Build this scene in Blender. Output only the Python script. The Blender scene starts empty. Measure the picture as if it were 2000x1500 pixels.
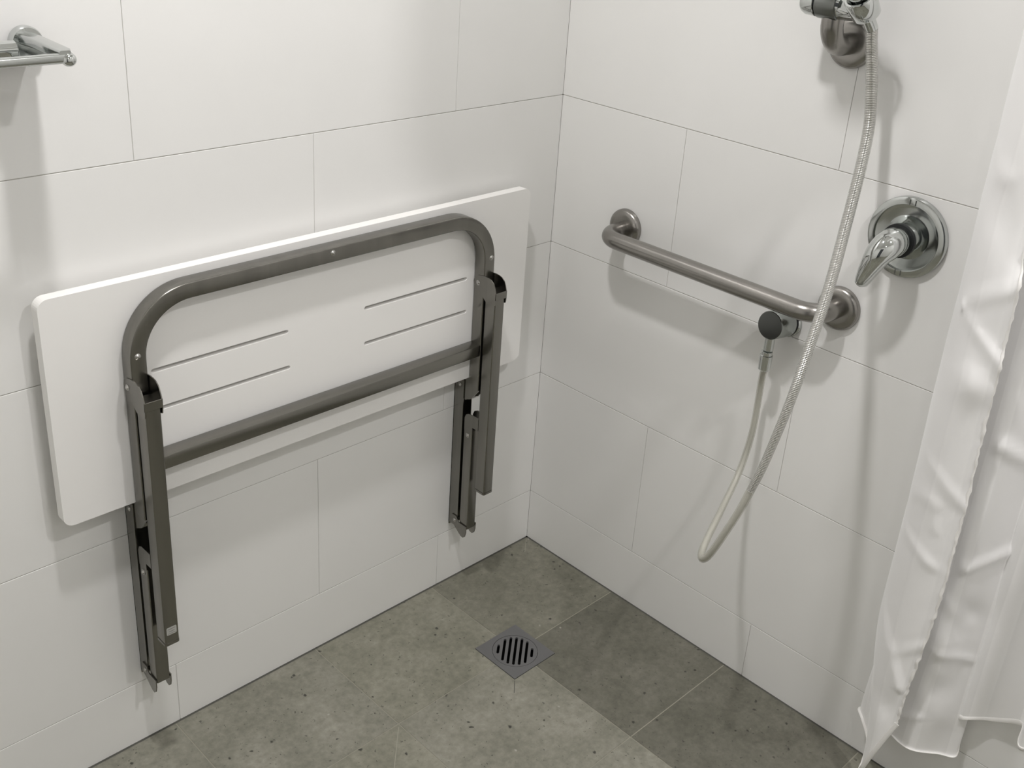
import bpy, bmesh, math, random
from mathutils import Vector, Matrix, Euler
from mathutils.geometry import tessellate_polygon
PI = math.pi
random.seed(4)
C = bpy.context.scene.collection
scene = bpy.context.scene

# ------------------------------------------------------------------ camera
cam_d = bpy.data.cameras.new('camera')
cam = bpy.data.objects.new('camera', cam_d)
C.objects.link(cam)
cam.location = (-1.5493, -1.4094, 1.4728)
cam.rotation_euler = Euler((1.1449, -0.0652, -0.7775), 'XYZ')
cam_d.sensor_width = 36.0
cam_d.lens = 2119.99 / 2000 * 36.0
cam_d.shift_x = -12.49 / 2000
cam_d.shift_y = -109.08 / 2000
cam_d.clip_start = 0.02
scene.camera = cam

# ------------------------------------------------------------------ world, exposure
w = bpy.data.worlds.new('world'); scene.world = w; w.use_nodes = True
w.node_tree.nodes['Background'].inputs[0].default_value = (0.02, 0.02, 0.02, 1)
w.node_tree.nodes['Background'].inputs[1].default_value = 1.0
scene.view_settings.view_transform = 'Standard'
scene.view_settings.look = 'None'
scene.view_settings.gamma = 1.0
scene.view_settings.use_curve_mapping = False
scene.view_settings.exposure = 0.07
scene.cycles.max_bounces = 12
scene.cycles.diffuse_bounces = 8
scene.cycles.glossy_bounces = 6
scene.cycles.transparent_max_bounces = 16
scene.cycles.sample_clamp_indirect = 4.0
scene.cycles.caustics_reflective = False
scene.cycles.caustics_refractive = False

# ceiling downlights, the last an added unseen fill light (x, y, emission strength, disc radius)
CEIL = 2.4
LAMPS = [(-0.98, -0.55, 535.0, 0.055), (-0.52, -1.72, 455.0, 0.055), (-1.95, -2.15, 110.0, 0.055)]
ROOM_X, ROOM_Y = -2.5, -2.7

# ------------------------------------------------------------------ helpers
def obj(name, bm, mats, parent=None, smooth=None):
    bmesh.ops.recalc_face_normals(bm, faces=bm.faces)
    me = bpy.data.meshes.new(name)
    bm.to_mesh(me); bm.free()
    if not isinstance(mats, (list, tuple)): mats = [mats]
    for m in mats: me.materials.append(m)
    if smooth is not None:
        for p in me.polygons: p.use_smooth = True
        try: me.set_sharp_from_angle(angle=math.radians(smooth))
        except Exception: pass
    o = bpy.data.objects.new(name, me); C.objects.link(o)
    if parent is not None:
        o.parent = parent
        o.matrix_parent_inverse = Matrix.Translation(-Vector(parent.location)) if parent.type == 'EMPTY' else Matrix.Identity(4)
    return o

def thing(name, label, cat, loc, group=None):
    o = bpy.data.objects.new(name, None); C.objects.link(o)
    o.empty_display_size = 0.05
    o.location = loc; o['label'] = label; o['category'] = cat
    if group: o['group'] = group
    return o

def struct(name, bm, mats, smooth=None):
    o = obj(name, bm, mats, None, smooth); o['kind'] = 'structure'; return o

def add_box(bm, x0, x1, y0, y1, z0, z1, bev=0.0, seg=1, mi=0):
    x0, x1 = min(x0, x1), max(x0, x1); y0, y1 = min(y0, y1), max(y0, y1); z0, z1 = min(z0, z1), max(z0, z1)
    t = bmesh.new()
    bmesh.ops.create_cube(t, size=1.0)
    for v in t.verts:
        v.co = Vector(((x0+x1)/2 + v.co.x*(x1-x0), (y0+y1)/2 + v.co.y*(y1-y0), (z0+z1)/2 + v.co.z*(z1-z0)))
    if bev > 0:
        bmesh.ops.bevel(t, geom=list(t.edges), offset=bev, segments=seg, profile=0.5, affect='EDGES')
    merge(bm, t, mi)

def merge(bm, t, mi=0, M=None):
    mp = {}
    for v in t.verts: mp[v] = bm.verts.new(M @ v.co if M else v.co)
    for f in t.faces:
        try:
            nf = bm.faces.new([mp[v] for v in f.verts]); nf.material_index = mi
        except ValueError: pass
    t.free()

def frames(pts, closed=False, up=None):
    pts = [Vector(p) for p in pts]; n = len(pts); T = []
    for i in range(n):
        a = pts[max(i-1, 0)]; b = pts[min(i+1, n-1)]
        T.append((b-a).normalized())
    if up is None:
        up = Vector((0, 0, 1)) if abs(T[0].z) < 0.9 else Vector((1, 0, 0))
    N = [(up - T[0]*up.dot(T[0])).normalized()]
    for i in range(1, n):
        v = N[-1] - T[i]*N[-1].dot(T[i]); N.append(v.normalized())
    return pts, T, N

def sweep(bm, pts, prof, up=None, cap=True, scales=None, mi=0):
    """prof: list of (a,b) offsets along N and B"""
    pts, T, N = frames(pts, up=up)
    rings = []
    for i, p in enumerate(pts):
        B = T[i].cross(N[i]); s = scales[i] if scales else 1.0
        sa, sb = s if isinstance(s, tuple) else (s, s)
        rings.append([bm.verts.new(p + N[i]*a*sa + B*b*sb) for a, b in prof])
    m = len(prof)
    for i in range(len(rings)-1):
        for k in range(m):
            f = bm.faces.new((rings[i][k], rings[i][(k+1) % m], rings[i+1][(k+1) % m], rings[i+1][k])); f.material_index = mi
    if cap:
        f = bm.faces.new(list(reversed(rings[0]))); f.material_index = mi
        f = bm.faces.new(rings[-1]); f.material_index = mi
    return rings

def circ(r, n=24): return [(r*math.cos(2*PI*k/n), r*math.sin(2*PI*k/n)) for k in range(n)]
def rrect(w_, h_, r, seg=4):
    out = []
    for cx, cy, a0 in ((w_/2-r, h_/2-r, 0), (-w_/2+r, h_/2-r, 90), (-w_/2+r, -h_/2+r, 180), (w_/2-r, -h_/2+r, 270)):
        for k in range(seg+1):
            a = math.radians(a0 + 90*k/seg); out.append((cx+r*math.cos(a), cy+r*math.sin(a)))
    return out

def lathe(bm, prof, origin, axis, n=40, mi=0, cap=True):
    """prof: list of (dist along axis, radius)"""
    axis = Vector(axis).normalized(); up = Vector((0, 0, 1)) if abs(axis.z) < 0.9 else Vector((1, 0, 0))
    a = (up - axis*up.dot(axis)).normalized(); b = axis.cross(a); origin = Vector(origin)
    rings = []
    for d, r in prof:
        if r < 1e-6: rings.append([bm.verts.new(origin + axis*d)])
        else: rings.append([bm.verts.new(origin + axis*d + (a*math.cos(2*PI*k/n) + b*math.sin(2*PI*k/n))*r) for k in range(n)])
    for i in range(len(rings)-1):
        A, B = rings[i], rings[i+1]
        for k in range(n):
            k2 = (k+1) % n
            if len(A) == 1 and len(B) == 1: continue
            if len(A) == 1: f = bm.faces.new((A[0], B[k], B[k2]))
            elif len(B) == 1: f = bm.faces.new((A[k], A[k2], B[0]))
            else: f = bm.faces.new((A[k], A[k2], B[k2], B[k]))
            f.material_index = mi
    if cap:
        if len(rings[0]) > 1: bm.faces.new(list(reversed(rings[0]))).material_index = mi
        if len(rings[-1]) > 1: bm.faces.new(rings[-1]).material_index = mi

def plate(bm, outer, holes, to3, t0, t1, bevel=0.0, mi=0):
    """flat plate with holes; outline in 2D, to3(u,v,d) -> 3D, thickness from t0 to t1"""
    loops = [outer] + holes
    polys = [[Vector((u, v, 0)) for u, v in lp] for lp in loops]
    tris = tessellate_polygon(polys)
    flat = [p for lp in loops for p in lp]
    def inset(lp, k):  # tiny inset of loops to get a chamfer
        n = len(lp); out = []
        area = sum(lp[i][0]*lp[(i+1) % n][1]-lp[(i+1) % n][0]*lp[i][1] for i in range(n))
        s = 1 if area > 0 else -1
        for i in range(n):
            a = Vector(lp[i-1]); b = Vector(lp[i]); c = Vector(lp[(i+1) % n])
            d1 = (b-a); d2 = (c-b)
            n1 = Vector((-d1.y, d1.x)).normalized()*s; n2 = Vector((-d2.y, d2.x)).normalized()*s
            m = (n1+n2); m = m.normalized() if m.length > 1e-6 else n1
            out.append((b.x+m.x*k, b.y+m.y*k))
        return out
    if bevel > 0:
        top2 = [inset(outer, bevel)] + [inset(h, -bevel) for h in holes]
    else: top2 = loops
    flat_top = [p for lp in top2 for p in lp]
    V0 = [bm.verts.new(to3(u, v, t0)) for u, v in flat_top]
    V1 = [bm.verts.new(to3(u, v, t1)) for u, v in flat_top]
    if bevel > 0:
        sg = 1 if t1 > t0 else -1
        W0 = [bm.verts.new(to3(u, v, t0 + sg*bevel)) for u, v in flat]
        W1 = [bm.verts.new(to3(u, v, t1 - sg*bevel)) for u, v in flat]
    for a, b, c in tris:
        bm.faces.new((V0[a], V0[b], V0[c])).material_index = mi
        bm.faces.new((V1[c], V1[b], V1[a])).material_index = mi
    k0 = 0
    for lp in loops:
        n = len(lp)
        for i in range(n):
            i0, i1 = k0+i, k0+(i+1) % n
            chain = [V0, W0, W1, V1] if bevel > 0 else [V0, V1]
            for A, B in zip(chain[:-1], chain[1:]):
                bm.faces.new((A[i0], A[i1], B[i1], B[i0])).material_index = mi
        k0 += n

def arc(cx, cy, r, a0, a1, n=8):
    return [(cx+r*math.cos(math.radians(a0+(a1-a0)*k/n)), cy+r*math.sin(math.radians(a0+(a1-a0)*k/n))) for k in range(n+1)]
def rr_loop(x0, x1, y0, y1, r, n=6):
    return arc(x1-r, y1-r, r, 0, 90, n)+arc(x0+r, y1-r, r, 90, 180, n)+arc(x0+r, y0+r, r, 180, 270, n)+arc(x1-r, y0+r, r, 270, 360, n)
def catmull(P, n=8):
    P = [Vector(p) for p in P]; out = []
    for i in range(len(P)-1):
        p0 = P[max(i-1, 0)]; p1 = P[i]; p2 = P[i+1]; p3 = P[min(i+2, len(P)-1)]
        for k in range(n):
            t = k/n
            out.append(0.5*((2*p1)+(p2-p0)*t+(2*p0-5*p1+4*p2-p3)*t*t+(3*p1-p0-3*p2+p3)*t**3))
    out.append(P[-1]); return out

# ------------------------------------------------------------------ materials
def mat(name, col, rough=0.5, metal=0.0, spec=0.5, coat=0.0, aniso=0.0):
    m = bpy.data.materials.new(name); m.use_nodes = True
    b = m.node_tree.nodes['Principled BSDF']
    b.inputs['Base Color'].default_value = (*col, 1); b.inputs['Roughness'].default_value = rough
    b.inputs['Metallic'].default_value = metal; b.inputs['Specular IOR Level'].default_value = spec
    b.inputs['Coat Weight'].default_value = coat
    b.inputs['Anisotropic'].default_value = aniso
    return m
def N(m, t, **kw):
    n = m.node_tree.nodes.new(t)
    for k, v in kw.items():
        if hasattr(n, k): setattr(n, k, v)
        else: n.inputs[k].default_value = v
    return n
def L(m, a, b): m.node_tree.links.new(a, b)
def noise(m, scale, detail=3, rough=0.5, vec=None, coord='Object', stretch=None):
    tc = N(m, 'ShaderNodeTexCoord'); n = N(m, 'ShaderNodeTexNoise', Scale=scale, Detail=detail, Roughness=rough)
    src = tc.outputs[coord]
    if stretch:
        mp = N(m, 'ShaderNodeMapping'); mp.inputs['Scale'].default_value = stretch
        L(m, src, mp.inputs['Vector']); src = mp.outputs['Vector']
    L(m, src, n.inputs['Vector']); return n
def ramp(m, src, stops):
    r = N(m, 'ShaderNodeValToRGB'); cr = r.color_ramp
    while len(cr.elements) < len(stops): cr.elements.new(0.5)
    for e, (p, c) in zip(cr.elements, stops):
        e.position = p; e.color = (*c, 1) if isinstance(c, tuple) else (c, c, c, 1)
    L(m, src, r.inputs['Fac']); return r
def bump(m, src, strength, dist=0.001):
    b = N(m, 'ShaderNodeBump', Strength=strength, Distance=dist)
    L(m, src, b.inputs['Height']); L(m, b.outputs['Normal'], m.node_tree.nodes['Principled BSDF'].inputs['Normal'])
    return b

WALLC = (0.76, 0.755, 0.74)
def tile_mat():
    m = mat('white satin wall tile', WALLC, 0.30, 0, 0.5)
    b = m.node_tree.nodes['Principled BSDF']
    n = noise(m, 3.0, 4, 0.6); r = ramp(m, n.outputs['Fac'], [(0.3, (0.81, 0.808, 0.795)), (0.7, (0.835, 0.833, 0.82))])
    L(m, r.outputs['Color'], b.inputs['Base Color'])
    n2 = noise(m, 60, 3, 0.6); bump(m, n2.outputs['Fac'], 0.12, 0.001)
    return m
M_TILE = tile_mat()
M_GROUT = mat('light grey wall grout', (0.46, 0.45, 0.42), 0.9)
M_PLASTER = mat('white painted plaster', (0.83, 0.828, 0.815), 0.6)
M_ADDED_DOOR = mat('dark grey added door paint', (0.045, 0.05, 0.055), 0.5)

def floor_mat():
    m = mat('grey concrete look floor tile', (0.15, 0.15, 0.12), 0.5, 0, 0.4)
    b = m.node_tree.nodes['Principled BSDF']
    big = noise(m, 7.0, 8, 0.68); r1 = ramp(m, big.outputs['Fac'], [(0.30, (0.175, 0.173, 0.138)), (0.50, (0.232, 0.227, 0.186)), (0.68, (0.295, 0.286, 0.241))])
    fine = noise(m, 70, 6, 0.7); r2 = ramp(m, fine.outputs['Fac'], [(0.3, 0.78), (0.7, 1.18)])
    mx = N(m, 'ShaderNodeMix', data_type='RGBA', blend_type='MULTIPLY'); mx.inputs['Factor'].default_value = 1
    L(m, r1.outputs['Color'], mx.inputs[6]); L(m, r2.outputs['Color'], mx.inputs[7])
    at = N(m, 'ShaderNodeAttribute'); at.attribute_name = 'tone'
    mx1 = N(m, 'ShaderNodeMix', data_type='RGBA', blend_type='MULTIPLY'); mx1.inputs['Factor'].default_value = 1
    L(m, mx.outputs[2], mx1.inputs[6]); L(m, at.outputs['Color'], mx1.inputs[7])
    # dark pits
    tc = N(m, 'ShaderNodeTexCoord')
    def specks(scale, thr0, thr1, keep, seed):
        mp = N(m, 'ShaderNodeMapping'); mp.inputs['Location'].default_value = (seed, seed*1.7, 0.3)
        L(m, tc.outputs['Object'], mp.inputs['Vector'])
        nz = N(m, 'ShaderNodeTexNoise', Scale=scale*1.6, Detail=2)
        L(m, mp.outputs['Vector'], nz.inputs['Vector'])
        ad = N(m, 'ShaderNodeMix', data_type='RGBA', blend_type='ADD'); ad.inputs['Factor'].default_value = 0.012
        L(m, mp.outputs['Vector'], ad.inputs[6]); L(m, nz.outputs['Color'], ad.inputs[7])
        v = N(m, 'ShaderNodeTexVoronoi', Scale=scale); L(m, ad.outputs[2], v.inputs['Vector'])
        d = N(m, 'ShaderNodeMapRange'); d.inputs['From Min'].default_value = thr0; d.inputs['From Max'].default_value = thr1
        d.inputs['To Min'].default_value = 1; d.inputs['To Max'].default_value = 0
        L(m, v.outputs['Distance'], d.inputs['Value'])
        sp = N(m, 'ShaderNodeSeparateColor'); L(m, v.outputs['Color'], sp.inputs['Color'])
        g = N(m, 'ShaderNodeMath', operation='LESS_THAN'); g.inputs[1].default_value = keep
        L(m, sp.outputs['Red'], g.inputs[0])
        mu = N(m, 'ShaderNodeMath', operation='MULTIPLY'); L(m, d.outputs['Result'], mu.inputs[0]); L(m, g.outputs[0], mu.inputs[1])
        return mu.outputs[0]
    def over(prev, fac, col):
        x = N(m, 'ShaderNodeMix', data_type='RGBA'); L(m, fac, x.inputs['Factor']); L(m, prev, x.inputs[6]); x.inputs[7].default_value = (*col, 1)
        return x.outputs[2]
    c = mx1.outputs[2]
    c = over(c, specks(55, 0.10, 0.20, 0.16, 0.0), (0.045, 0.045, 0.036))
    c = over(c, specks(150, 0.14, 0.28, 0.13, 3.1), (0.06, 0.06, 0.048))
    c = over(c, specks(28, 0.04, 0.10, 0.10, 7.7), (0.03, 0.03, 0.024))
    c = over(c, specks(30, 0.04, 0.10, 0.10, 12.3), (0.38, 0.36, 0.32))
    L(m, c, b.inputs['Base Color'])
    bump(m, fine.outputs['Fac'], 0.15, 0.0006)
    return m
M_FLOOR = floor_mat()
M_FGROUT = mat('pale floor grout', (0.33, 0.32, 0.26), 0.9)
M_FEDGE = mat('dark silicone bead', (0.075, 0.075, 0.065), 0.6)

def steel(name, col, rough, stretch, metal=1.0):
    m = mat(name, col, rough, metal, 0.5)
    n = noise(m, 40, 3, 0.6, stretch=stretch)
    r = ramp(m, n.outputs['Fac'], [(0.3, tuple(c*0.9 for c in col)), (0.7, tuple(min(1, c*1.1) for c in col))])
    L(m, r.outputs['Color'], m.node_tree.nodes['Principled BSDF'].inputs['Base Color'])
    bump(m, n.outputs['Fac'], 0.05, 0.0004)
    return m
M_SEATSTEEL = steel('brushed dull stainless steel', (0.245, 0.238, 0.218), 0.25, (1, 1, 0.06), 1.0)
M_SEATRAIL = steel('brushed dull stainless steel, long grain', (0.265, 0.258, 0.236), 0.25, (0.06, 1, 1), 1.0)
M_BAR = steel('satin stainless grab bar', (0.33, 0.318, 0.30), 0.27, (1, 0.25, 1))
M_CHROME = mat('polished chrome', (0.62, 0.64, 0.63), 0.05, 1.0)
M_CHROME2 = mat('worn chrome', (0.55, 0.57, 0.56), 0.14, 1.0)
M_HOLDER = mat('satin grey holder metal', (0.22, 0.23, 0.22), 0.28, 1.0)
M_DARK = mat('near black ring', (0.012, 0.013, 0.014), 0.35)
M_CHROME3 = mat('dulled grey chrome', (0.36, 0.38, 0.365), 0.16, 1.0)
M_RIVET = mat('polished rivet steel', (0.55, 0.54, 0.52), 0.18, 1.0)
M_STICKER = mat('pale sticker paper', (0.42, 0.42, 0.40), 0.4)
M_STICKINK = mat('grey sticker print', (0.2, 0.2, 0.19), 0.4)
M_DRAIN = mat('dull drain steel', (0.22, 0.22, 0.225), 0.45, 0.7)
M_PIT = mat('dark drain well', (0.006, 0.006, 0.005), 0.8)
M_BUTTON = mat('dark chrome cap', (0.13, 0.135, 0.13), 0.12, 1.0)

def board_mat():
    m = mat('white seat board laminate', (0.88, 0.872, 0.855), 0.42, 0, 0.45)
    n = noise(m, 300, 2, 0.6); bump(m, n.outputs['Fac'], 0.1, 0.0005)
    return m
M_BOARD = board_mat()

def curtain_mat():
    m = bpy.data.materials.new('sheer white shower curtain'); m.use_nodes = True
    nt = m.node_tree; nt.nodes.clear()
    out = N(m, 'ShaderNodeOutputMaterial')
    uv = N(m, 'ShaderNodeUVMap'); uv.uv_map = 'UVMap'
    sep = N(m, 'ShaderNodeSeparateXYZ'); L(m, uv.outputs['UV'], sep.inputs[0])
    # woven satin stripes running down the cloth
    mu = N(m, 'ShaderNodeMath', operation='MULTIPLY'); mu.inputs[1].default_value = 2*PI/0.075; L(m, sep.outputs['X'], mu.inputs[0])
    sn = N(m, 'ShaderNodeMath', operation='SINE'); L(m, mu.outputs[0], sn.inputs[0])
    st = ramp(m, sn.outputs[0], [(0.45, 0.0), (0.60, 1.0)])
    fine = N(m, 'ShaderNodeTexNoise', Scale=900, Detail=2); L(m, uv.outputs['UV'], fine.inputs['Vector'])
    cr = N(m, 'ShaderNodeTexNoise', Scale=7, Detail=2, Roughness=0.5); L(m, uv.outputs['UV'], cr.inputs['Vector'])
    bp = N(m, 'ShaderNodeBump', Strength=0.25, Distance=0.012); L(m, cr.outputs['Fac'], bp.inputs['Height'])
    d = N(m, 'ShaderNodeBsdfPrincipled'); d.inputs['Base Color'].default_value = (0.97, 0.965, 0.965, 1); d.inputs['Roughness'].default_value = 0.55; d.inputs['Sheen Weight'].default_value = 1.0; d.inputs['Sheen Roughness'].default_value = 0.5
    t = N(m, 'ShaderNodeBsdfTranslucent'); t.inputs['Color'].default_value = (0.97, 0.965, 0.965, 1)
    g = N(m, 'ShaderNodeBsdfGlossy'); g.inputs['Roughness'].default_value = 0.38; g.inputs['Color'].default_value = (0.9, 0.9, 0.9, 1)
    tr = N(m, 'ShaderNodeBsdfTransparent')
    for s in (d, t, g): L(m, bp.outputs['Normal'], s.inputs['Normal'])
    a = N(m, 'ShaderNodeMixShader'); a.inputs[0].default_value = 0.13; L(m, d.outputs[0], a.inputs[1]); L(m, t.outputs[0], a.inputs[2])
    b = N(m, 'ShaderNodeMixShader'); b.inputs[0].default_value = 0.07; L(m, a.outputs[0], b.inputs[1]); L(m, g.outputs[0], b.inputs[2])
    fr = N(m, 'ShaderNodeMapRange'); fr.inputs['To Min'].default_value = 0.09; fr.inputs['To Max'].default_value = 0.0
    L(m, st.outputs['Color'], fr.inputs['Value'])
    c = N(m, 'ShaderNodeMixShader'); L(m, fr.outputs['Result'], c.inputs[0]); L(m, b.outputs[0], c.inputs[1]); L(m, tr.outputs[0], c.inputs[2])
    L(m, c.outputs[0], out.inputs['Surface'])
    return m
M_CURTAIN = curtain_mat()
M_HEM = mat('white curtain hem', (0.85, 0.84, 0.82), 0.35)

def clear_mat(name, col, opac):
    m = bpy.data.materials.new(name); m.use_nodes = True
    nt = m.node_tree; b = nt.nodes['Principled BSDF']; out = nt.nodes['Material Output']
    b.inputs['Base Color'].default_value = (*col, 1); b.inputs['Roughness'].default_value = 0.18
    tr = N(m, 'ShaderNodeBsdfTransparent'); tr.inputs['Color'].default_value = (0.97, 0.97, 0.955, 1)
    lw = N(m, 'ShaderNodeLayerWeight', Blend=0.35)
    mr = N(m, 'ShaderNodeMapRange'); mr.inputs['To Min'].default_value = opac; mr.inputs['To Max'].default_value = min(1, opac+0.55)
    L(m, lw.outputs['Facing'], mr.inputs['Value'])
    x = N(m, 'ShaderNodeMixShader'); L(m, mr.outputs['Result'], x.inputs[0]); L(m, tr.outputs[0], x.inputs[1]); L(m, b.outputs[0], x.inputs[2])
    L(m, x.outputs[0], out.inputs['Surface'])
    return m
M_SHEATH = clear_mat('clear yellowed hose sheath', (0.56, 0.55, 0.49), 0.12)
M_CLEAR = clear_mat('clear hose sheath', (0.70, 0.70, 0.68), 0.04)
M_COIL = mat('bright spiral wire', (0.74, 0.73, 0.71), 0.22, 1.0)
M_GAP = mat('dark gaps between coils', (0.25, 0.25, 0.24), 0.4)
M_COREGREY = mat('grey braided hose core', (0.52, 0.515, 0.475), 0.5)

def emis(name, s):
    m = bpy.data.materials.new(name); m.use_nodes = True
    b = m.node_tree.nodes['Principled BSDF']
    b.inputs['Base Color'].default_value = (0.8, 0.8, 0.8, 1)
    b.inputs['Emission Color'].default_value = (1.0, 0.975, 0.965, 1); b.inputs['Emission Strength'].default_value = s
    return m

# ------------------------------------------------------------------ setting: walls, floor, ceiling
H0 = 0.125                                   # height of the cut bottom row of tiles
ZS = [0.0, H0] + [H0 + 0.3*k for k in range(1, 8)]
G, GV = 0.0007, 0.0004                                   # half the joint
def tiled_wall(name, off, length, to3):
    bm = bmesh.new()
    for r in range(len(ZS)-1):
        z0, z1 = ZS[r], min(ZS[r+1], CEIL)
        if z0 >= CEIL: break
        first = off if r % 2 == 1 else off - 0.3
        js = [0.0]; j = first
        while j <= 0.02: j += 0.6
        while j < length: js.append(j); j += 0.6
        js.append(length)
        for a, b in zip(js[:-1], js[1:]):
            u0 = a + (GV if a > 0 else 0); u1 = b - GV; v0 = z0 + (G if r else -0.01); v1 = z1 - G
            bv = 0.0004
            P = [(u0, v0, -0.004), (u1, v0, -0.004), (u1, v1, -0.004), (u0, v1, -0.004),
                 (u0, v0, bv), (u1, v0, bv), (u1, v1, bv), (u0, v1, bv),
                 (u0+bv, v0+bv, 0), (u1-bv, v0+bv, 0), (u1-bv, v1-bv, 0), (u0+bv, v1-bv, 0)]
            V = []
            for i, (u, v, d) in enumerate(P):
                dd = 0.004 if i < 4 else (bv if i < 8 else 0.0)
                V.append(bm.verts.new(to3(u, v, dd)))
            for k in range(4):
                k2 = (k+1) % 4
                bm.faces.new((V[k], V[k2], V[4+k2], V[4+k])); bm.faces.new((V[4+k], V[4+k2], V[8+k2], V[8+k]))
            bm.faces.new(V[8:12])
    V = [bm.verts.new(to3(u, v, 0.0011)) for u, v in ((0, -0.01), (length, -0.01), (length, CEIL), (0, CEIL))]
    bm.faces.new(V).material_index = 1
    V2 = [bm.verts.new(to3(u, v, 0.08)) for u, v in ((-0.08, -0.01), (length, -0.01), (length, CEIL), (-0.08, CEIL))]
    V1 = [bm.verts.new(to3(u, v, 0.0045)) for u, v in ((0, -0.01), (length, -0.01), (length, CEIL), (0, CEIL))]
    for k in range(4):
        bm.faces.new((V1[k], V1[(k+1) % 4], V2[(k+1) % 4], V2[k])).material_index = 1
    bm.faces.new(V2).material_index = 1
    return struct(name, bm, [M_TILE, M_GROUT])
tiled_wall('wall_left', 0.5758, -ROOM_X, lambda u, v, d: Vector((-u, d, v)))
tiled_wall('wall_right', 0.2995, -ROOM_Y, lambda u, v, d: Vector((d, -u, v)))
bm = bmesh.new(); add_box(bm, ROOM_X-0.08, ROOM_X, ROOM_Y, 0.08, -0.01, CEIL); struct('wall_back', bm, M_PLASTER)
bm = bmesh.new(); add_box(bm, ROOM_X-0.08, 0.08, ROOM_Y-0.08, ROOM_Y, -0.01, CEIL); struct('wall_front', bm, M_PLASTER)
bm = bmesh.new(); add_box(bm, ROOM_X-0.08, 0.08, ROOM_Y-0.08, 0.08, CEIL, CEIL+0.08); struct('ceiling', bm, M_PLASTER)
bm = bmesh.new(); add_box(bm, ROOM_X, ROOM_X+0.035, -2.35, -1.45, 0.0, 2.05, 0.003)
d1 = struct('added_door_1', bm, M_ADDED_DOOR)  # unseen dark door, added to give the chrome something dark to reflect

# floor: 300 mm tiles with a square opening for the drain
DX0, DX1, DY0, DY1 = -0.3500, -0.2375, -0.3180, -0.2045
def minus(r, h):
    x0, x1, y0, y1 = r; a0, a1, b0, b1 = h
    if x1 <= a0 or x0 >= a1 or y1 <= b0 or y0 >= b1: return [r]
    out = []
    if x0 < a0: out.append((x0, a0, y0, y1))
    if x1 > a1: out.append((a1, x1, y0, y1))
    m0, m1 = max(x0, a0), min(x1, a1)
    if y0 < b0: out.append((m0, m1, y0, b0))
    if y1 > b1: out.append((m0, m1, b1, y1))
    return out
bm = bmesh.new(); tone = bm.loops.layers.color.new('tone')
xs = [0, -0.292]; ys = [0, -0.262]
while xs[-1] > ROOM_X: xs.append(max(xs[-1]-0.2975, ROOM_X))
while ys[-1] > ROOM_Y: ys.append(max(ys[-1]-0.298, ROOM_Y))
FG = 0.0009
tones = {(0, 0): 0.92, (0, 1): 0.82, (0, 2): 0.80, (1, 0): 1.0, (1, 1): 1.10, (1, 2): 1.04, (2, 0): 1.05, (2, 1): 1.0, (2, 2): 1.02, (3, 0): 1.03}
hole = (DX0, DX1, DY0, DY1)
for i in range(len(xs)-1):
    for j in range(len(ys)-1):
        tv = tones.get((i, j), random.uniform(0.9, 1.1))
        r = (xs[i+1]+FG, xs[i]-(FG if i else 0), ys[j+1]+FG, ys[j]-(FG if j else 0))
        for x0, x1, y0, y1 in minus(r, hole):
            f = bm.faces.new([bm.verts.new(p) for p in ((x0, y0, 0), (x1, y0, 0), (x1, y1, 0), (x0, y1, 0))])
            for l in f.loops: l[tone] = (tv, tv, tv*0.99, 1)
for x0, x1, y0, y1 in minus((ROOM_X, 0.0, ROOM_Y, 0.0), hole):
    f = bm.faces.new([bm.verts.new(p) for p in ((x0, y0, -0.0006), (x1, y0, -0.0006), (x1, y1, -0.0006), (x0, y1, -0.0006))]); f.material_index = 1
def strip(p, q, w_, z=0.00025, mi=1):
    p = Vector((*p, z)); q = Vector((*q, z)); n = (q-p).cross(Vector((0, 0, 1))).normalized()*w_/2
    f = bm.faces.new([bm.verts.new(v) for v in (p-n, q-n, q+n, p+n)]); f.material_index = mi
strip((-0.010, -0.009), (-0.048, -0.042), 0.0012)        # falls cut towards the drain
strip((-0.352, -0.320), (-0.376, -0.343), 0.0012, mi=2)
strip((-0.594, -0.268), (-0.70, -0.38), 0.0013)
strip((0.0, 0.0), (ROOM_X, 0.0), 0.009, 0.0003, 2); strip((0.0, 0.0), (0.0, ROOM_Y), 0.008, 0.0003, 2)
# solid underside
for x0, x1, y0, y1 in minus((ROOM_X-0.08, 0.08, ROOM_Y-0.08, 0.08), hole):
    f = bm.faces.new([bm.verts.new(p) for p in ((x0, y0, -0.09), (x1, y0, -0.09), (x1, y1, -0.09), (x0, y1, -0.09))]); f.material_index = 1
struct('floor', bm, [M_FLOOR, M_FGROUT, M_FEDGE])

# ------------------------------------------------------------------ ceiling lights
for (lx, ly, st, r), lab in zip(LAMPS, ('round recessed ceiling downlight above the folded shower seat', 'round recessed ceiling downlight further out, past the shower curtain', 'added unseen fill light on the ceiling in the far part of the room')):
    t = thing('ceiling_light', lab, 'ceiling light', (lx, ly, CEIL), 'recessed downlights')
    bm = bmesh.new(); lathe(bm, [(0, r+0.022), (0.004, r+0.018), (0.006, r+0.006), (0.002, r), (0.0, r)], (lx, ly, CEIL), (0, 0, -1), cap=False)
    obj('bezel', bm, M_PLASTER, t, 40)
    bm = bmesh.new(); lathe(bm, [(0.0004, 0.0), (0.003, r*0.7), (0.002, r)], (lx, ly, CEIL), (0, 0, -1), cap=False)
    obj('lens', bm, emis('lamp lens', st), t, 40)

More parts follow.
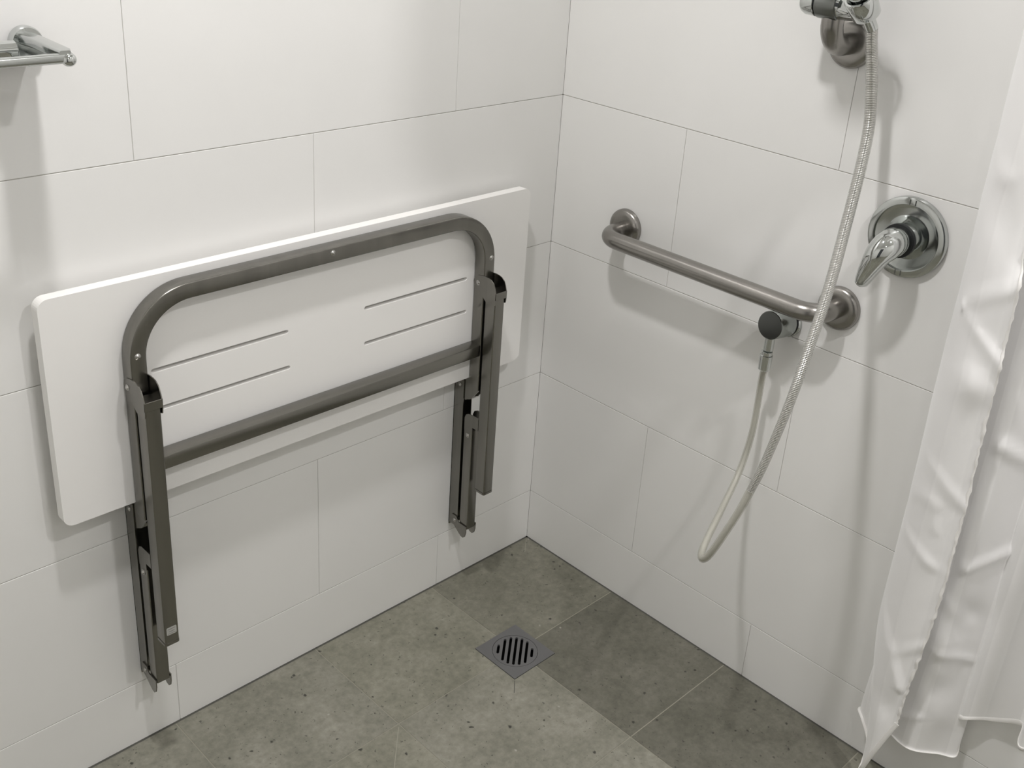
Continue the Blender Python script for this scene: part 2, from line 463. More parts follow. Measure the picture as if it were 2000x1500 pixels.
# ------------------------------------------------------------------ folding shower seat
seat = thing('folding_shower_seat', 'white slotted shower seat folded up against the left wall on a grey steel frame', 'shower seat', (-0.58, 0, 0.14))
BX0, BX1, BZ0, BZ1 = -1.048, -0.112, 0.506, 0.868
YF, YB = -0.040, -0.021
def slot(xa, xb, zc, h=0.0068): return arc(xb-h/2, zc, h/2, -90, 90, 6)+arc(xa+h/2, zc, h/2, 90, 270, 6)
bm = bmesh.new()
plate(bm, rr_loop(BX0, BX1, BZ0, BZ1, 0.016, 8), [slot(-0.8956, -0.657, 0.7175), slot(-0.8956, -0.655, 0.6525), slot(-0.5035, -0.2665, 0.7185), slot(-0.5035, -0.2640, 0.6515)],
      lambda u, v, d: Vector((u, d, v)), YB, YF, 0.0)
bd = obj('seat_board', bm, M_BOARD, seat)
bv = bd.modifiers.new('bevel', 'BEVEL'); bv.width = 0.0028; bv.segments = 3; bv.limit_method = 'ANGLE'; bv.angle_limit = math.radians(50)

AL = (-0.938, -0.914); AR = (-0.2485, -0.2245)      # the two arm planes in x
FY0, FY1 = -0.0405, -0.0675                           # frame tube depth
xl, xr = sum(AL)/2, sum(AR)/2; yc = (FY0+FY1)/2
zt = 0.8435; R = 0.088
pts = [(xl, yc, 0.487), (xl, yc, 0.60)] + [(xl+R-R*math.cos(math.radians(a)), yc, zt-R+R*math.sin(math.radians(a))) for a in range(0, 91, 6)] + \
      [(xl+R+0.02+k*0.1, yc, zt) for k in range(5)] + [(xr-R+R*math.sin(math.radians(a)), yc, zt-R+R*math.cos(math.radians(a))) for a in range(0, 91, 6)] + [(xr, yc, 0.60), (xr, yc, 0.487)]
bm = bmesh.new(); sweep(bm, pts, rrect(0.027, 0.025, 0.002, 3), up=Vector((0, -1, 0)))
obj('tube_frame', bm, M_SEATSTEEL, seat, 40)
bm = bmesh.new(); sweep(bm, [(AL[1]+0.0003, yc, 0.5745), (AR[0]-0.0003, yc, 0.5745)], rrect(0.024, 0.027, 0.002, 2), up=Vector((0, 0, 1)))
obj('cross_rail', bm, M_SEATRAIL, seat, 40)

def stud(p, ax, r=0.0036, h=0.0026, name='rivet', par=seat, m=None):
    bm = bmesh.new(); lathe(bm, [(-0.001, r*1.25), (0.0004, r*1.25), (0.0006, r), (h*0.6, r*0.85), (h, r*0.35), (h*1.02, 0)], p, ax, 16, cap=False)
    return obj(name, bm, m or M_RIVET, par, 60)
stud((-0.588, FY1, 0.847), (0, -1, 0), 0.004, name='screw')
stud((xl-0.001, FY1, 0.762), (0, -1, 0), 0.004, name='screw')
stud((xr+0.003, FY1, 0.7615), (0, -1, 0), 0.004, name='screw')
stud((xl, FY1, 0.5), (0, -1, 0), 0.0, name='screw') if False else None

for side, (x0, x1) in (('l', AL), ('r', AR)):
    xc = (x0+x1)/2
    # folded leg: square tube hanging in front of the frame
    bm = bmesh.new(); sweep(bm, [(xc, -0.0865, 0.2685), (xc, -0.0865, 0.7012)], rrect(0.027, 0.024, 0.002, 3), up=Vector((0, -1, 0)))
    leg = obj('leg', bm, M_SEATSTEEL, seat, 40)
    bm = bmesh.new(); sweep(bm, [(xc, -0.0865, 0.2640), (xc, -0.0865, 0.2684)], rrect(0.0285, 0.0255, 0.004, 3), up=Vector((0, -1, 0)))
    obj('foot', bm, M_SEATSTEEL, leg, 40)
    # U-shaped hinge: two ears and a front plate
    bm = bmesh.new()
    ear = [(-0.0435, 0.702), (-0.0415, 0.712), (-0.0440, 0.720), (-0.0516, 0.7255), (-0.0620, 0.7280), (-0.0712, 0.7290), (-0.0800, 0.7285), (-0.0880, 0.7265), (-0.0950, 0.7215), (-0.0990, 0.7130), (-0.1020, 0.7030), (-0.1025, 0.6900), (-0.1010, 0.680), (-0.090, 0.676), (-0.076, 0.680), (-0.066, 0.688), (-0.055, 0.6950)]
    for xa, xb in ((x0-0.0018, x0-0.0002), (x1+0.0010, x1+0.0026)):
        plate(bm, ear, [], lambda u, v, d: Vector((d, u, v)), xa, xb)
    add_box(bm, x0-0.0018, x1+0.0026, -0.1028, -0.1008, 0.690, 0.7045, 0.0004); add_box(bm, x0-0.0002, x1+0.0012, -0.078, -0.1010, 0.7013, 0.7030, 0.0003)
    obj('hinge_bracket', bm, M_SEATSTEEL, leg)
    stud((x0-0.0018, -0.0535, 0.711), (-1, 0, 0), 0.004, 0.003)
    # wall channel
    bm = bmesh.new()
    add_box(bm, x0, x1, 0.0, -0.002, 0.145, 0.495)
    add_box(bm, x0, x0+0.002, 0.0, -0.027, 0.150, 0.495, 0.0004); add_box(bm, x1-0.002, x1, 0.0, -0.027, 0.150, 0.495, 0.0004)
    ch = obj('wall_channel', bm, M_SEATSTEEL, seat)
    stud((x0, -0.015, 0.4815), (-1, 0, 0), 0.0035, 0.0025, par=ch)
    # arm end lug reaching back to the channel pivot
    bm = bmesh.new()
    lug = [(-0.0675, 0.500), (-0.0675, 0.487), (-0.048, 0.462), (-0.030, 0.452), (-0.012, 0.468), (-0.010, 0.484), (-0.018, 0.4985), (-0.0405, 0.5045)]
    for xa, xb in ((x0+0.0022, x0+0.0042), (x1-0.0042, x1-0.0022)): plate(bm, lug, [], lambda u, v, d: Vector((d, u, v)), xa, xb)
    add_box(bm, x0+0.003, x1-0.003, -0.0405, -0.020, 0.4565, 0.462)
    obj('pivot_lug', bm, M_SEATSTEEL, seat)
    # folded strut
    bm = bmesh.new(); sweep(bm, [(xc, -0.0445, 0.158), (xc, -0.0445, 0.392)], rrect(0.024, 0.023, 0.002, 3), up=Vector((0, -1, 0)))
    st = obj('strut', bm, M_SEATSTEEL, seat, 40)
    stud((x0, -0.0445, 0.378), (-1, 0, 0), 0.004, 0.003, par=st)
    # tab joining strut and leg
    bm = bmesh.new()
    tab = [(-0.034, 0.388), (-0.034, 0.415), (-0.038, 0.4235), (-0.046, 0.4275), (-0.0735, 0.4275), (-0.0735, 0.4010), (-0.057, 0.4010), (-0.057, 0.388)]
    for xa, xb in ((x0-0.0002, x0+0.0022), (x1-0.0022, x1+0.0002)): plate(bm, tab, [], lambda u, v, d: Vector((d, u, v)), xa, xb)
    obj('link_tab', bm, M_SEATSTEEL, seat)
    # clevis at the bottom: two rounded ears
    bm = bmesh.new()
    cl = [(-0.012, 0.176), (-0.009, 0.166), (-0.012, 0.156), (-0.022, 0.150), (-0.034, 0.1405), (-0.041, 0.1355), (-0.048, 0.1345), (-0.0535, 0.1395), (-0.056, 0.150), (-0.0565, 0.165), (-0.033, 0.165), (-0.026, 0.176)]
    for xa, xb in ((x0-0.0020, x0-0.0001), (x1+0.0001, x1+0.0020)): plate(bm, cl, [], lambda u, v, d: Vector((d, u, v)), xa, xb)
    lathe(bm, [(0, 0.0045), (x1-x0, 0.0045)], (x0, -0.021, 0.164), (1, 0, 0), 12)
    obj('foot_bracket', bm, M_SEATSTEEL, ch)
    stud((x0-0.002, -0.021, 0.1645), (-1, 0, 0), 0.0035, 0.0025, par=ch)
    if side == 'l':
        bm = bmesh.new(); plate(bm, rr_loop(-0.9345, -0.9175, 0.2840, 0.2985, 0.002, 3), [], lambda u, v, d: Vector((u, d, v)), -0.1000, -0.10025)
        sk = obj('maker_label', bm, M_STICKER, leg)
        bm = bmesh.new(); add_box(bm, -0.9325, -0.9195, -0.10024, -0.1004, 0.2945, 0.2957); add_box(bm, -0.9325, -0.9195, -0.10024, -0.1004, 0.2862, 0.2870)
        add_box(bm, -0.931, -0.921, -0.10024, -0.1004, 0.2900, 0.2912)
        obj('print', bm, M_STICKINK, sk)

# ------------------------------------------------------------------ grab bar
def flange(origin, axis, r, h, name, m, par):
    bm = bmesh.new()
    lathe(bm, [(0, r), (h*0.35, r), (h*0.62, r*0.97), (h*0.85, r*0.88), (h*0.97, r*0.74), (h, r*0.6), (h, r*0.47)], origin, axis, 48)
    return obj(name, bm, m, par, 50)
GZ, GS, GR = 0.808, 0.070, 0.016
GY0, GY1 = -0.190, -0.648
gb = thing('grab_bar', 'short horizontal brushed steel grab bar on the right wall, left of the mixer', 'grab bar', (0, (GY0+GY1)/2, GZ))
rb = 0.038
path = [(0, GY0, GZ), (-(GS-rb), GY0, GZ)] + [(-(GS-rb)-rb*math.sin(math.radians(a)), GY0-rb+rb*math.cos(math.radians(a)), GZ) for a in range(10, 91, 8)]
path += [(-GS, GY0-rb-0.02, GZ), (-GS, (GY0+GY1)/2, GZ), (-GS, GY1+rb+0.02, GZ)]
path += [(-(GS-rb)-rb*math.cos(math.radians(a)), GY1+rb-rb*math.sin(math.radians(a)), GZ) for a in range(2, 91, 8)] + [(0, GY1, GZ)]
bm = bmesh.new(); sweep(bm, path, circ(GR, 32), up=Vector((0, 0, 1))); obj('bar', bm, M_BAR, gb, 60)
flange((0, GY0, GZ+0.003), (-1, 0, 0), 0.036, 0.013, 'cover_flange', M_BAR, gb)
flange((0, GY1, GZ-0.002), (-1, 0, 0), 0.037, 0.013, 'cover_flange', M_BAR, gb)

# ------------------------------------------------------------------ upright rail with shower holder
UY, UZ, US = -0.583, 1.2205, 0.072
ur = thing('shower_rail', 'upright brushed steel shower rail bending out of the right wall at the top', 'shower rail', (0, UY, UZ))
rb = 0.036
path = [(0, UY, UZ), (-(US-rb), UY, UZ)] + [(-(US-rb)-rb*math.sin(math.radians(a)), UY, UZ+rb-rb*math.cos(math.radians(a))) for a in range(8, 91, 8)]
path += [(-US, UY, UZ+rb+0.02), (-US, UY, 1.6), (-US, UY, 2.06-rb)]
path += [(-(US-rb)-rb*math.cos(math.radians(a)), UY, 2.06-rb+rb*math.sin(math.radians(a))) for a in range(2, 91, 8)] + [(0, UY, 2.06)]
bm = bmesh.new(); sweep(bm, path, circ(0.0165, 32), up=Vector((0, 1, 0))); obj('rail_tube', bm, M_BAR, ur, 60)
flange((0, UY, UZ), (-1, 0, 0), 0.038, 0.013, 'cover_flange', M_BAR, ur)
flange((0, UY, 2.06), (-1, 0, 0), 0.038, 0.013, 'cover_flange', M_BAR, ur)

sh = thing('shower_holder', 'sliding chrome handset holder clamped on the upright rail', 'shower holder', (-US, UY, 1.26))
BA = Vector((-0.076, -0.561, 1.2815)); BD = Vector((0.0, -1.0, 0.0))
bm = bmesh.new(); lathe(bm, [(0, 0.0), (0, 0.0205), (0.0015, 0.0225), (0.031, 0.0232), (0.034, 0.0222), (0.034, 0.0)], BA, BD, 40, cap=False)
obj('body', bm, M_HOLDER, sh, 40)
bm = bmesh.new(); lathe(bm, [(-0.0005, 0.0190), (0.0025, 0.0190)], BA, -BD, 40)
obj('gap_ring', bm, M_DARK, sh, 40)  # dark gap between knob and body, painted as a black ring
bm = bmesh.new(); lathe(bm, [(0.0025, 0.0200), (0.0035, 0.0212), (0.019, 0.0205), (0.0245, 0.0180), (0.0260, 0.0120), (0.0262, 0.0)], BA, -BD, 40, cap=False)
obj('knob', bm, M_CHROME2, sh, 40)
HT = Vector((-0.092, -0.648, 1.272)); HD = Vector((-0.60, 0.17, 0.78)).normalized()
bm = bmesh.new()
sweep(bm, [tuple(BA+BD*0.030), tuple(BA+BD*0.045+Vector((0, 0, -0.001))), tuple(HT+HD*0.014)], circ(0.0190, 28), scales=[1.12, 1.0, 0.8])
obj('arm', bm, M_CHROME, sh, 50)
bm = bmesh.new(); lathe(bm, [(0.0, 0.0158), (-0.001, 0.0185), (0.001, 0.0200), (0.030, 0.0225), (0.032, 0.0215), (0.032, 0.0185)], HT+HD*0.006, HD, 36, cap=False)
obj('cup', bm, M_CHROME, sh, 40)
hs = thing('hand_shower', 'chrome hand shower resting in the holder on the upright rail', 'hand shower', HT)
bm = bmesh.new(); P0 = HT
lathe(bm, [(0.0, 0.0), (0.0, 0.0095), (0.004, 0.0112), (0.034, 0.0150), (0.05, 0.0155), (0.052, 0.0135), (0.12, 0.0135), (0.22, 0.0155), (0.235, 0.018)], HT, HD, 32)
obj('handle', bm, M_CHROME, hs, 40)
hp = HT+HD*0.28; hd = Vector((-0.62, -0.15, -0.77)).normalized()
bm = bmesh.new(); lathe(bm, [(-0.02, 0.0), (-0.02, 0.014), (-0.012, 0.032), (0.0, 0.042), (0.012, 0.044), (0.014, 0.040), (0.013, 0.0)], hp, hd, 40)
obj('spray_head', bm, M_CHROME, hs, 40)

# ------------------------------------------------------------------ wall outlet elbow
wo = thing('hose_outlet', 'round chrome wall outlet elbow just under the right end of the grab bar', 'hose outlet', (0, -0.562, 0.748))
W0 = Vector((0, -0.562, 0.749)); W1 = Vector((-0.056, -0.5590, 0.7565)); wd = (W1-W0).normalized()
bm = bmesh.new(); lathe(bm, [(0, 0.0255), (0.004, 0.0255), (0.006, 0.0235)], W0, wd, 40); obj('wall_flange', bm, M_CHROME2, wo, 40)
bm = bmesh.new(); lathe(bm, [(0.0058, 0.0228), (0.0095, 0.0236)], W0, wd, 40); obj('gap_ring', bm, M_DARK, wo, 40)  # black ring coloured to stand for the dark gap at the flange
bm = bmesh.new(); lathe(bm, [(0.006, 0.0215), (0.012, 0.0225), (0.013, 0.0242), (0.054, 0.0246), (0.0555, 0.0240)], W0, wd, 40); obj('body', bm, M_CHROME3, wo, 40)
bm = bmesh.new(); lathe(bm, [(0.0555, 0.0238), (0.0565, 0.0228), (0.0565, 0.0)], W0, wd, 40, cap=False); obj('end_cap', bm, M_BUTTON, wo, 15)
bm = bmesh.new(); lathe(bm, [(0.018, 0.0085), (0.046, 0.0085)], (-0.046, -0.5585, 0.7545), (0, 0, -1), 24); obj('spout', bm, M_CHROME, wo, 40)

# ------------------------------------------------------------------ shower hose
HP = [tuple(HT-HD*0.017), (-0.0755, -0.651, 1.240), (-0.068, -0.654, 1.211), (-0.0635, -0.660, 1.168), (-0.0655, -0.6683, 1.117), (-0.0855, -0.678, 1.061), (-0.116, -0.689, 0.991),
      (-0.170, -0.709, 0.905), (-0.220, -0.7217, 0.8244), (-0.252, -0.7260, 0.752)]
def unproj(u, v, d):      # point of the hose seen at (u,v), d metres off the right wall
    R_ = cam.rotation_euler.to_matrix()
    dr = R_ @ Vector(((u-1012.49)/2119.99, -(v-640.92)/2119.99, -1.0)); t = (-d-cam.location.x)/dr.x
    return tuple(cam.location + dr*t)
HP += [unproj(*q) for q in ((1504, 880, 0.272), (1486, 920, 0.281), (1466, 958, 0.288), (1444, 998, 0.294), (1418, 1038, 0.298), (1396, 1070, 0.298), (1381, 1088, 0.294), (1371, 1091, 0.286),
      (1371, 1077, 0.268), (1384, 1046, 0.222), (1401, 1012, 0.165), (1417, 979, 0.108), (1438, 935, 0.064), (1455, 891, 0.040), (1470, 841, 0.032), (1480, 788, 0.028), (1487, 745, 0.034))]
HP += [(-0.0525, -0.5600, 0.690), (-0.048, -0.5588, 0.672+0.02)]
HP = HP[:-2] + [unproj(1492, 722, 0.050), (-0.050, -0.5592, 0.690)]
cent = catmull(HP, 10)
# even resample
seg = [0.0]
for a, b in zip(cent[:-1], cent[1:]): seg.append(seg[-1]+(b-a).length)
TOT = seg[-1]
def at_len(s):
    import bisect
    i = min(max(bisect.bisect_right(seg, s)-1, 0), len(cent)-2)
    t = (s-seg[i])/max(seg[i+1]-seg[i], 1e-9); return cent[i].lerp(cent[i+1], min(max(t, 0), 1))
hose = thing('shower_hose', 'steel spiral hose in a clear sheath looping from the handset to the wall outlet', 'shower hose', (0, -0.65, 0.33))
def hose_run(s0, s1, step, fr): return [at_len(s0+(s1-s0)*k/int((s1-s0)/step)) for k in range(int((s1-s0)/step)+1)]
SPLIT = seg[12*10]
SP2 = TOT*0.80
pitch = 0.0025
def sub(s0, s1, step):
    n = max(2, int(round((s1-s0)/step))); return [at_len(s0+(s1-s0)*k/n) for k in range(n+1)]
def taper(q):            # hose thins towards the plastic lower loop
    return 1.0 if q < 0.25 else max(0.70, 1.0-0.30*min(1, (q-0.25)/0.30))
npt = int(SPLIT/(pitch/4)); pc = sub(0, SPLIT, pitch/4)
sc = [(1.0 if (k % 4) in (1, 2) else 0.92)*taper(k/len(pc)*SPLIT/TOT) for k in range(len(pc))]
bm = bmesh.new(); sweep(bm, pc, circ(0.0081, 16), scales=sc)
bm.faces.ensure_lookup_table()
for i, f in enumerate(bm.faces):
    if i//16 < len(pc)-1 and (i//16) % 4 == 3: f.material_index = 1
obj('spiral_core', bm, [M_COIL, M_GAP], hose, 60)
p2 = sub(0, SPLIT, 0.006)
bm = bmesh.new(); sweep(bm, p2, circ(0.0086, 20), scales=[taper(k/(len(p2)-1)*SPLIT/TOT) for k in range(len(p2))]); obj('clear_sheath', bm, M_CLEAR, hose, 60)
p3 = sub(SPLIT, TOT, 0.006); s3 = [taper((SPLIT+(TOT-SPLIT)*k/(len(p3)-1))/TOT) for k in range(len(p3))]
bm = bmesh.new(); sweep(bm, p3, circ(0.0060, 14), scales=s3); obj('inner_tube', bm, M_COREGREY, hose, 60)
bm = bmesh.new(); sweep(bm, p3, circ(0.0086, 20), scales=s3); obj('yellowed_sheath', bm, M_SHEATH, hose, 60)
bm = bmesh.new(); lathe(bm, [(0, 0.0085), (0.002, 0.0105), (0.028, 0.0112), (0.029, 0.0095), (0.035, 0.0095)], (-0.050, -0.5592, 0.672), (0, 0, 1), 32)
obj('end_nut', bm, M_CHROME, hose, 40)
bm = bmesh.new(); lathe(bm, [(-0.018, 0.0088), (-0.002, 0.0095), (0.0, 0.0098)], HT, HD, 32)
obj('end_cone', bm, M_CHROME, hose, 40)

# ------------------------------------------------------------------ mixer
MC = Vector((0, -0.7345, 0.955))
mx_ = thing('shower_mixer', 'round chrome shower mixer with a curved lever on the right wall', 'shower mixer', MC)
bm = bmesh.new(); lathe(bm, [(0, 0.0635), (0.0055, 0.0635), (0.0085, 0.0625), (0.0100, 0.0600), (0.0104, 0.0525), (0.0098, 0.0518), (0.0066, 0.0512), (0.0050, 0.045), (0.0050, 0.0)], MC, (-1, 0, 0), 72, cap=False)
pl = obj('cover_plate', bm, M_CHROME2, mx_, 35)
for zz in (1, -1):
    bm = bmesh.new()
    for dy in (-0.0055, 0.0035):
        add_box(bm, -0.0095, -0.0109, MC.y+dy, MC.y+dy+0.0016, MC.z+zz*0.0518, MC.z+zz*0.0600, 0.0003)
    obj('index_mark', bm, M_BUTTON, pl)
bm = bmesh.new(); lathe(bm, [(0.0050, 0.0345), (0.008, 0.0325), (0.014, 0.0295), (0.028, 0.0255)], MC, (-1, 0, 0), 48); obj('base_cone', bm, M_CHROME, mx_, 35)
bm = bmesh.new(); lathe(bm, [(0.0275, 0.0250), (0.0275, 0.0262), (0.0345, 0.0262), (0.0345, 0.023)], MC, (-1, 0, 0), 48); obj('dark_ring', bm, M_DARK, mx_, 35)  # near-black ring on the collar
bm = bmesh.new(); lathe(bm, [(0.0345, 0.0225), (0.048, 0.0225), (0.049, 0.0215)], MC, (-1, 0, 0), 48); obj('cartridge_cap', bm, M_CHROME2, mx_, 35)
# lever: smooth teardrop that leaves the hub and turns down towards the grab bar
lp = catmull([(-0.046, -0.7345, 0.956), (-0.057, -0.7350, 0.9555), (-0.067, -0.7330, 0.951), (-0.0745, -0.7285, 0.941), (-0.0765, -0.7230, 0.925), (-0.0750, -0.7170, 0.908), (-0.0720, -0.7115, 0.893)], 6)
ks = [0.0222, 0.0228, 0.0222, 0.0208, 0.0184, 0.0160, 0.0130]
sc = []
for i in range(len(lp)):
    x = i/6; a = int(min(x, 5)); t = x-a; r = ks[a]*(1-t)+ks[a+1]*t
    sc.append((r, r*(1.0 if x < 2 else max(0.82, 1.0-0.05*(x-2)))))
bm = bmesh.new()
rings = sweep(bm, lp, circ(1.0, 32), scales=sc, cap=False, up=Vector((0, 0, 1)))
tip = (lp[-1]-lp[-2]).normalized()
last = rings[-1]; cc = sum((v.co for v in last), Vector())/len(last)
for q, (f, dd) in enumerate(((0.9, 0.005), (0.65, 0.0085), (0.3, 0.0105))):
    nr = [bm.verts.new(cc+(v.co-cc)*f+tip*dd) for v in rings[-1]]
    for k in range(32): bm.faces.new((last[k], last[(k+1) % 32], nr[(k+1) % 32], nr[k]))
    last = nr
bm.faces.new(last); bm.faces.new(list(reversed(rings[0])))
obj('lever', bm, M_CHROME, mx_, 60)

# ------------------------------------------------------------------ floor drain
dr = thing('floor_drain', 'square steel floor drain with a round slotted grate near the shower corner', 'floor drain', ((DX0+DX1)/2, (DY0+DY1)/2, 0))
cx, cy = (DX0+DX1)/2, (DY0+DY1)/2
ci = [(cx+0.0455*math.cos(2*PI*k/64), cy+0.0455*math.sin(2*PI*k/64)) for k in range(64)]
bm = bmesh.new(); plate(bm, [(DX0+.0006, DY0+.0006), (DX1-.0006, DY0+.0006), (DX1-.0006, DY1-.0006), (DX0+.0006, DY1-.0006)], [ci], lambda u, v, d: Vector((u, v, d)), -0.003, 0.0010)
obj('surround', bm, M_DRAIN, dr)
def rot2(p, a): return (cx+p[0]*math.cos(a)-p[1]*math.sin(a), cy+p[0]*math.sin(a)+p[1]*math.cos(a))
slots = []; ang = math.radians(-5)
# slots run along the camera's line of sight, roughly the diagonal
dirn = math.radians(40.5)
for k, hl in zip(range(-3, 4), (0.0130, 0.0315, 0.0385, 0.0400, 0.0385, 0.0315, 0.0130)):
    o_ = k*0.0112; hw = 0.0027
    base = [(a+hl-hw, b+o_) for a, b in arc(0, 0, hw, -90, 90, 5)] + [(a-hl+hw, b+o_) for a, b in arc(0, 0, hw, 90, 270, 5)]
    slots.append([rot2(p, dirn) for p in base])
cg = [(cx+0.0448*math.cos(2*PI*k/64), cy+0.0448*math.sin(2*PI*k/64)) for k in range(64)]
bm = bmesh.new(); plate(bm, cg, slots, lambda u, v, d: Vector((u, v, d)), -0.003, 0.0008)
obj('grate', bm, M_DRAIN, dr)
bm = bmesh.new(); lathe(bm, [(-0.0035, 0.047), (-0.06, 0.040), (-0.06, 0.0)], (cx, cy, 0), (0, 0, 1), 40, cap=False)
for a, b in (((DX0, DY0), (DX1, DY0)), ((DX1, DY0), (DX1, DY1)), ((DX1, DY1), (DX0, DY1)), ((DX0, DY1), (DX0, DY0))):
    bm.faces.new([bm.verts.new(p) for p in ((*a, 0), (*b, 0), (*b, -0.02), (*a, -0.02))])
obj('well', bm, M_PIT, dr)

# ------------------------------------------------------------------ chrome towel shelf at top left
tr = thing('towel_shelf', 'chrome towel shelf bracket on the left wall above the folded seat', 'towel shelf', (-1.006, 0, 1.2))
bm = bmesh.new(); lathe(bm, [(0, 0.0205), (0.010, 0.0205), (0.0130, 0.0190), (0.0135, 0.0)], (-1.0065, 0, 1.1985), (0, -1, 0), 40, cap=False); obj('wall_flange', bm, M_CHROME, tr, 40)
bm = bmesh.new(); sweep(bm, [(-1.0075, -0.012, 1.2045), (-1.0065, -0.05, 1.2045), (-1.0075, -0.115, 1.2035), (-1.0085, -0.124, 1.2030)], rrect(0.013, 0.022, 0.003, 3), up=Vector((0, 0, 1)), scales=[(1, 1), (0.9, 0.9), (0.95, 0.85), (0.9, 0.6)])
obj('arm', bm, M_CHROME2, tr, 40)
bm = bmesh.new(); sweep(bm, [(-1.0, -0.120, 1.2000), (-1.35, -0.120, 1.2000)], rrect(0.011, 0.010, 0.003, 3), up=Vector((0, 0, 1))); obj('front_rail', bm, M_CHROME2, tr, 40)
bm = bmesh.new(); lathe(bm, [(-0.009*math.cos(a*PI/10), 0.0085*math.sin(a*PI/10)) for a in range(11)], (-1.0040, -0.1215, 1.1975), (1, 0, 0), 24, cap=False); obj('end_cap', bm, M_CHROME, tr, 60)
bm = bmesh.new(); add_box(bm, -1.046, -0.999, -0.0005, -0.108, 1.1900, 1.1945, 0.001); obj('tray', bm, M_CHROME2, tr)
bm = bmesh.new(); lathe(bm, [(0, 0.0), (0.001, 0.008), (0.003, 0.0105), (0.30, 0.0105)], (-1.036, -0.052, 1.2005), (-1, 0, 0), 32); obj('inner_roller', bm, M_CHROME, tr, 40)
bm = bmesh.new(); lathe(bm, [(0, 0.0205), (0.010, 0.0205), (0.0130, 0.0190), (0.0135, 0.0)], (-1.345, 0, 1.1985), (0, -1, 0), 40, cap=False); obj('wall_flange', bm, M_CHROME, tr, 40)
bm = bmesh.new(); sweep(bm, [(-1.345, -0.012, 1.2045), (-1.345, -0.124, 1.2030)], rrect(0.013, 0.022, 0.003, 3), up=Vector((0, 0, 1))); obj('arm', bm, M_CHROME2, tr, 40)

# ------------------------------------------------------------------ shower curtain
CT = thing('shower_curtain', 'sheer white shower curtain gathered against the right wall', 'shower curtain', (-0.08, -1.0, 0.1))
# plan of the gathered cloth near the hem, and at the rod
low = [(-0.100, -0.942), (-0.102, -0.930), (-0.102, -0.915), (-0.095, -0.902), (-0.076, -0.896), (-0.056, -0.887), (-0.048, -0.868), (-0.036, -0.855), (-0.024, -0.872), (-0.030, -0.902),
       (-0.056, -0.930), (-0.066, -0.962), (-0.040, -0.995), (-0.020, -1.020), (-0.012, -1.012), (-0.014, -1.000), (-0.030, -1.015), (-0.020, -1.057), (-0.035, -1.100), (-0.090, -1.120), (-0.050, -1.160), (-0.100, -1.200)]
mid = [(-0.100, -0.953), (-0.098, -0.930), (-0.090, -0.903), (-0.073, -0.873), (-0.058, -0.856), (-0.044, -0.848), (-0.032, -0.852), (-0.026, -0.866), (-0.030, -0.893), (-0.044, -0.922),
       (-0.060, -0.938), (-0.066, -0.965), (-0.040, -0.997), (-0.020, -1.020), (-0.012, -1.012), (-0.014, -1.000), (-0.030, -1.015), (-0.020, -1.057), (-0.035, -1.100), (-0.090, -1.120), (-0.050, -1.160), (-0.100, -1.200)]
hemz = [0.190, 0.150, 0.100, 0.055, 0.060, 0.090, 0.115, 0.120, 0.120, 0.120, 0.125, 0.130, 0.130, 0.130, 0.170, 0.200, 0.217, 0.235, 0.270, 0.270, 0.270, 0.270]
top = []
for i, (x, y) in enumerate(low):
    top.append((-0.46 + 0.0195*i, -0.955 - (0.03 if i % 2 else -0.03)))
NZ = 230
lowc = catmull([(x, y, h) for (x, y), h in zip(low, hemz)], 10); topc = catmull([(x, y, 0) for x, y in top], 10); midc = catmull([(x, y, 0) for x, y in mid], 10)
n = len(lowc); ZT = 2.02
bm = bmesh.new(); uvl = bm.loops.layers.uv.new('UVMap'); grid = []
us = [0.0]
for a, b in zip(lowc[:-1], lowc[1:]): us.append(us[-1]+math.hypot((b-a).x, (b-a).y))
rnd = random.Random(3)
dents = [(rnd.uniform(0, us[-1]*0.6), rnd.uniform(0.2, 1.2), rnd.uniform(-0.009, 0.009), rnd.uniform(0.012, 0.03), rnd.uniform(0.02, 0.05)) for _ in range(46)]
creases = [(0.050, 0.905, -0.01, 0.985, -0.007, 0.013), (0.050, 0.905, -0.01, 0.845, -0.007, 0.013), (0.050, 0.905, 0.09, 0.925, -0.004, 0.012), (0.0, 0.845, 0.0, 0.98, -0.004, 0.02),
           (0.03, 0.60, 0.085, 0.56, -0.005, 0.016), (0.02, 0.50, 0.07, 0.53, -0.005, 0.014), (0.0, 0.62, 0.05, 0.66, -0.004, 0.014), (0.25, 0.72, 0.29, 0.70, -0.006, 0.018), (0.25, 0.50, 0.31, 0.54, -0.006, 0.014),
           (0.055, 0.36, 0.015, 0.26, -0.006, 0.014), (0.22, 0.34, 0.30, 0.33, -0.004, 0.012), (0.04, 1.10, 0.09, 1.16, -0.006, 0.02)]
for _ in range(26):
    u0 = rnd.uniform(0, 0.32); z0 = rnd.uniform(0.2, 1.3)
    creases.append((u0, z0, u0+rnd.uniform(-0.05, 0.05), z0+rnd.uniform(-0.05, 0.05), rnd.uniform(-0.0035, 0.002), rnd.uniform(0.008, 0.02)))
def ridge(u, z):
    t = 0.0
    for u0, z0, u1, z1, a, w_ in creases:
        if abs(z-(z0+z1)/2) > 0.12: continue
        du, dz = u1-u0, z1-z0; L2 = du*du+dz*dz+1e-9
        k = min(1, max(0, ((u-u0)*du+(z-z0)*dz)/L2)); d = math.hypot(u-u0-k*du, z-z0-k*dz)
        if d < w_: t += a*(1-d/w_)
    return t
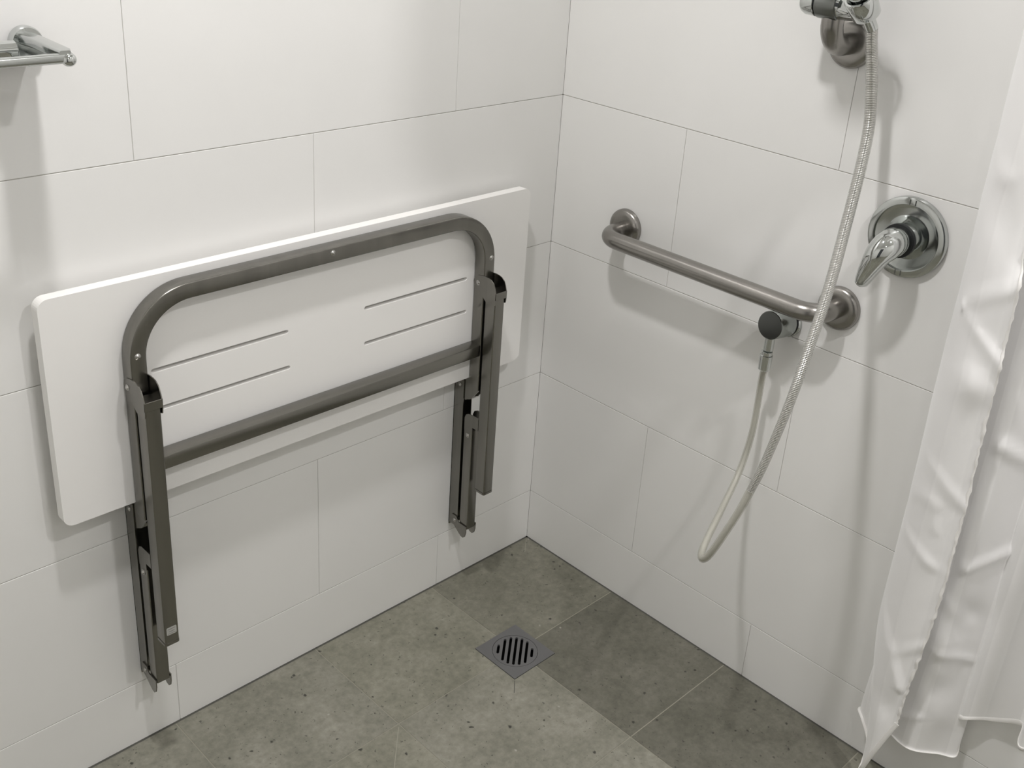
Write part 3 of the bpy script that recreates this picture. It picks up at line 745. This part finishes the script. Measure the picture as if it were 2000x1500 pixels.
for j in range(NZ+1):
    fz = j/NZ; row = []
    for i in range(n):
        z0 = lowc[i].z; z = z0+(ZT-z0)*(fz**1.15)
        k = min(1.0, max(0.0, (z-1.28)/0.50)); k = k*k*(3-2*k)
        q = min(1.0, max(0.0, (z-z0)/0.28)); q = q*q*(3-2*q)
        bx = lowc[i].x*(1-q)+midc[i].x*q; by = lowc[i].y*(1-q)+midc[i].y*q
        g = min(1.0, max(0.0, (z-0.65)/0.4)); by += 0.016*g*math.exp(-i/25.0)
        x = bx*(1-k)+topc[i].x*k; y = by*(1-k)+topc[i].y*k
        # folds loosen a little with height, small crumples
        wob = 0.004*math.sin(us[i]*55+z*5)*math.sin(z*9+us[i]*7)
        dx = sum(a*math.exp(-((us[i]-u0)/su)**2-((z-zz)/sz)**2) for u0, zz, a, su, sz in dents if abs(z-zz) < 3*sz) + ridge(us[i], z)
        x = min(x+wob*0.6+dx, -0.004); y = y+wob*0.5+dx*0.5
        row.append(bm.verts.new((x, y, z)))
    grid.append(row)
for j in range(NZ):
    for i in range(n-1):
        f = bm.faces.new((grid[j][i], grid[j][i+1], grid[j+1][i+1], grid[j+1][i]))
        for l, (a, b) in zip(f.loops, ((i, j), (i+1, j), (i+1, j+1), (i, j+1))): l[uvl].uv = (us[a], 1.9*b/NZ)
hem_pts = [v.co.copy() for v in grid[0]]; side_pts = [grid[j][0].co.copy() for j in range(NZ+1)]
obj('cloth', bm, M_CURTAIN, CT, 180)
bm = bmesh.new(); sweep(bm, hem_pts, rrect(0.008, 0.0016, 0.0006, 1), up=Vector((0, 0, 1))); obj('hem', bm, M_HEM, CT, 60)
bm = bmesh.new(); sweep(bm, [p+Vector((rnd.uniform(-.0012, .0012), rnd.uniform(-.0012, .0012), 0)) for p in side_pts], rrect(0.0018, 0.005, 0.0006, 1), up=Vector((-1, 0, 0)), scales=[(1, rnd.uniform(0.5, 1.15)) for _ in side_pts]); obj('side_seam', bm, M_HEM, CT, 60)
rod = thing('curtain_rod', 'chrome curtain rod crossing the shower opening above the curtain', 'curtain rod', (0, -0.955, 2.06))
bm = bmesh.new(); lathe(bm, [(0, 0.0125), (-ROOM_X, 0.0125)], (0, -0.955, 2.06), (-1, 0, 0), 24); obj('tube', bm, M_CHROME, rod, 40)
bm = bmesh.new(); lathe(bm, [(0, 0.03), (0.008, 0.03), (0.012, 0.02), (0.012, 0.013)], (0, -0.955, 2.06), (-1, 0, 0), 32); obj('end_flange', bm, M_CHROME, rod, 40)
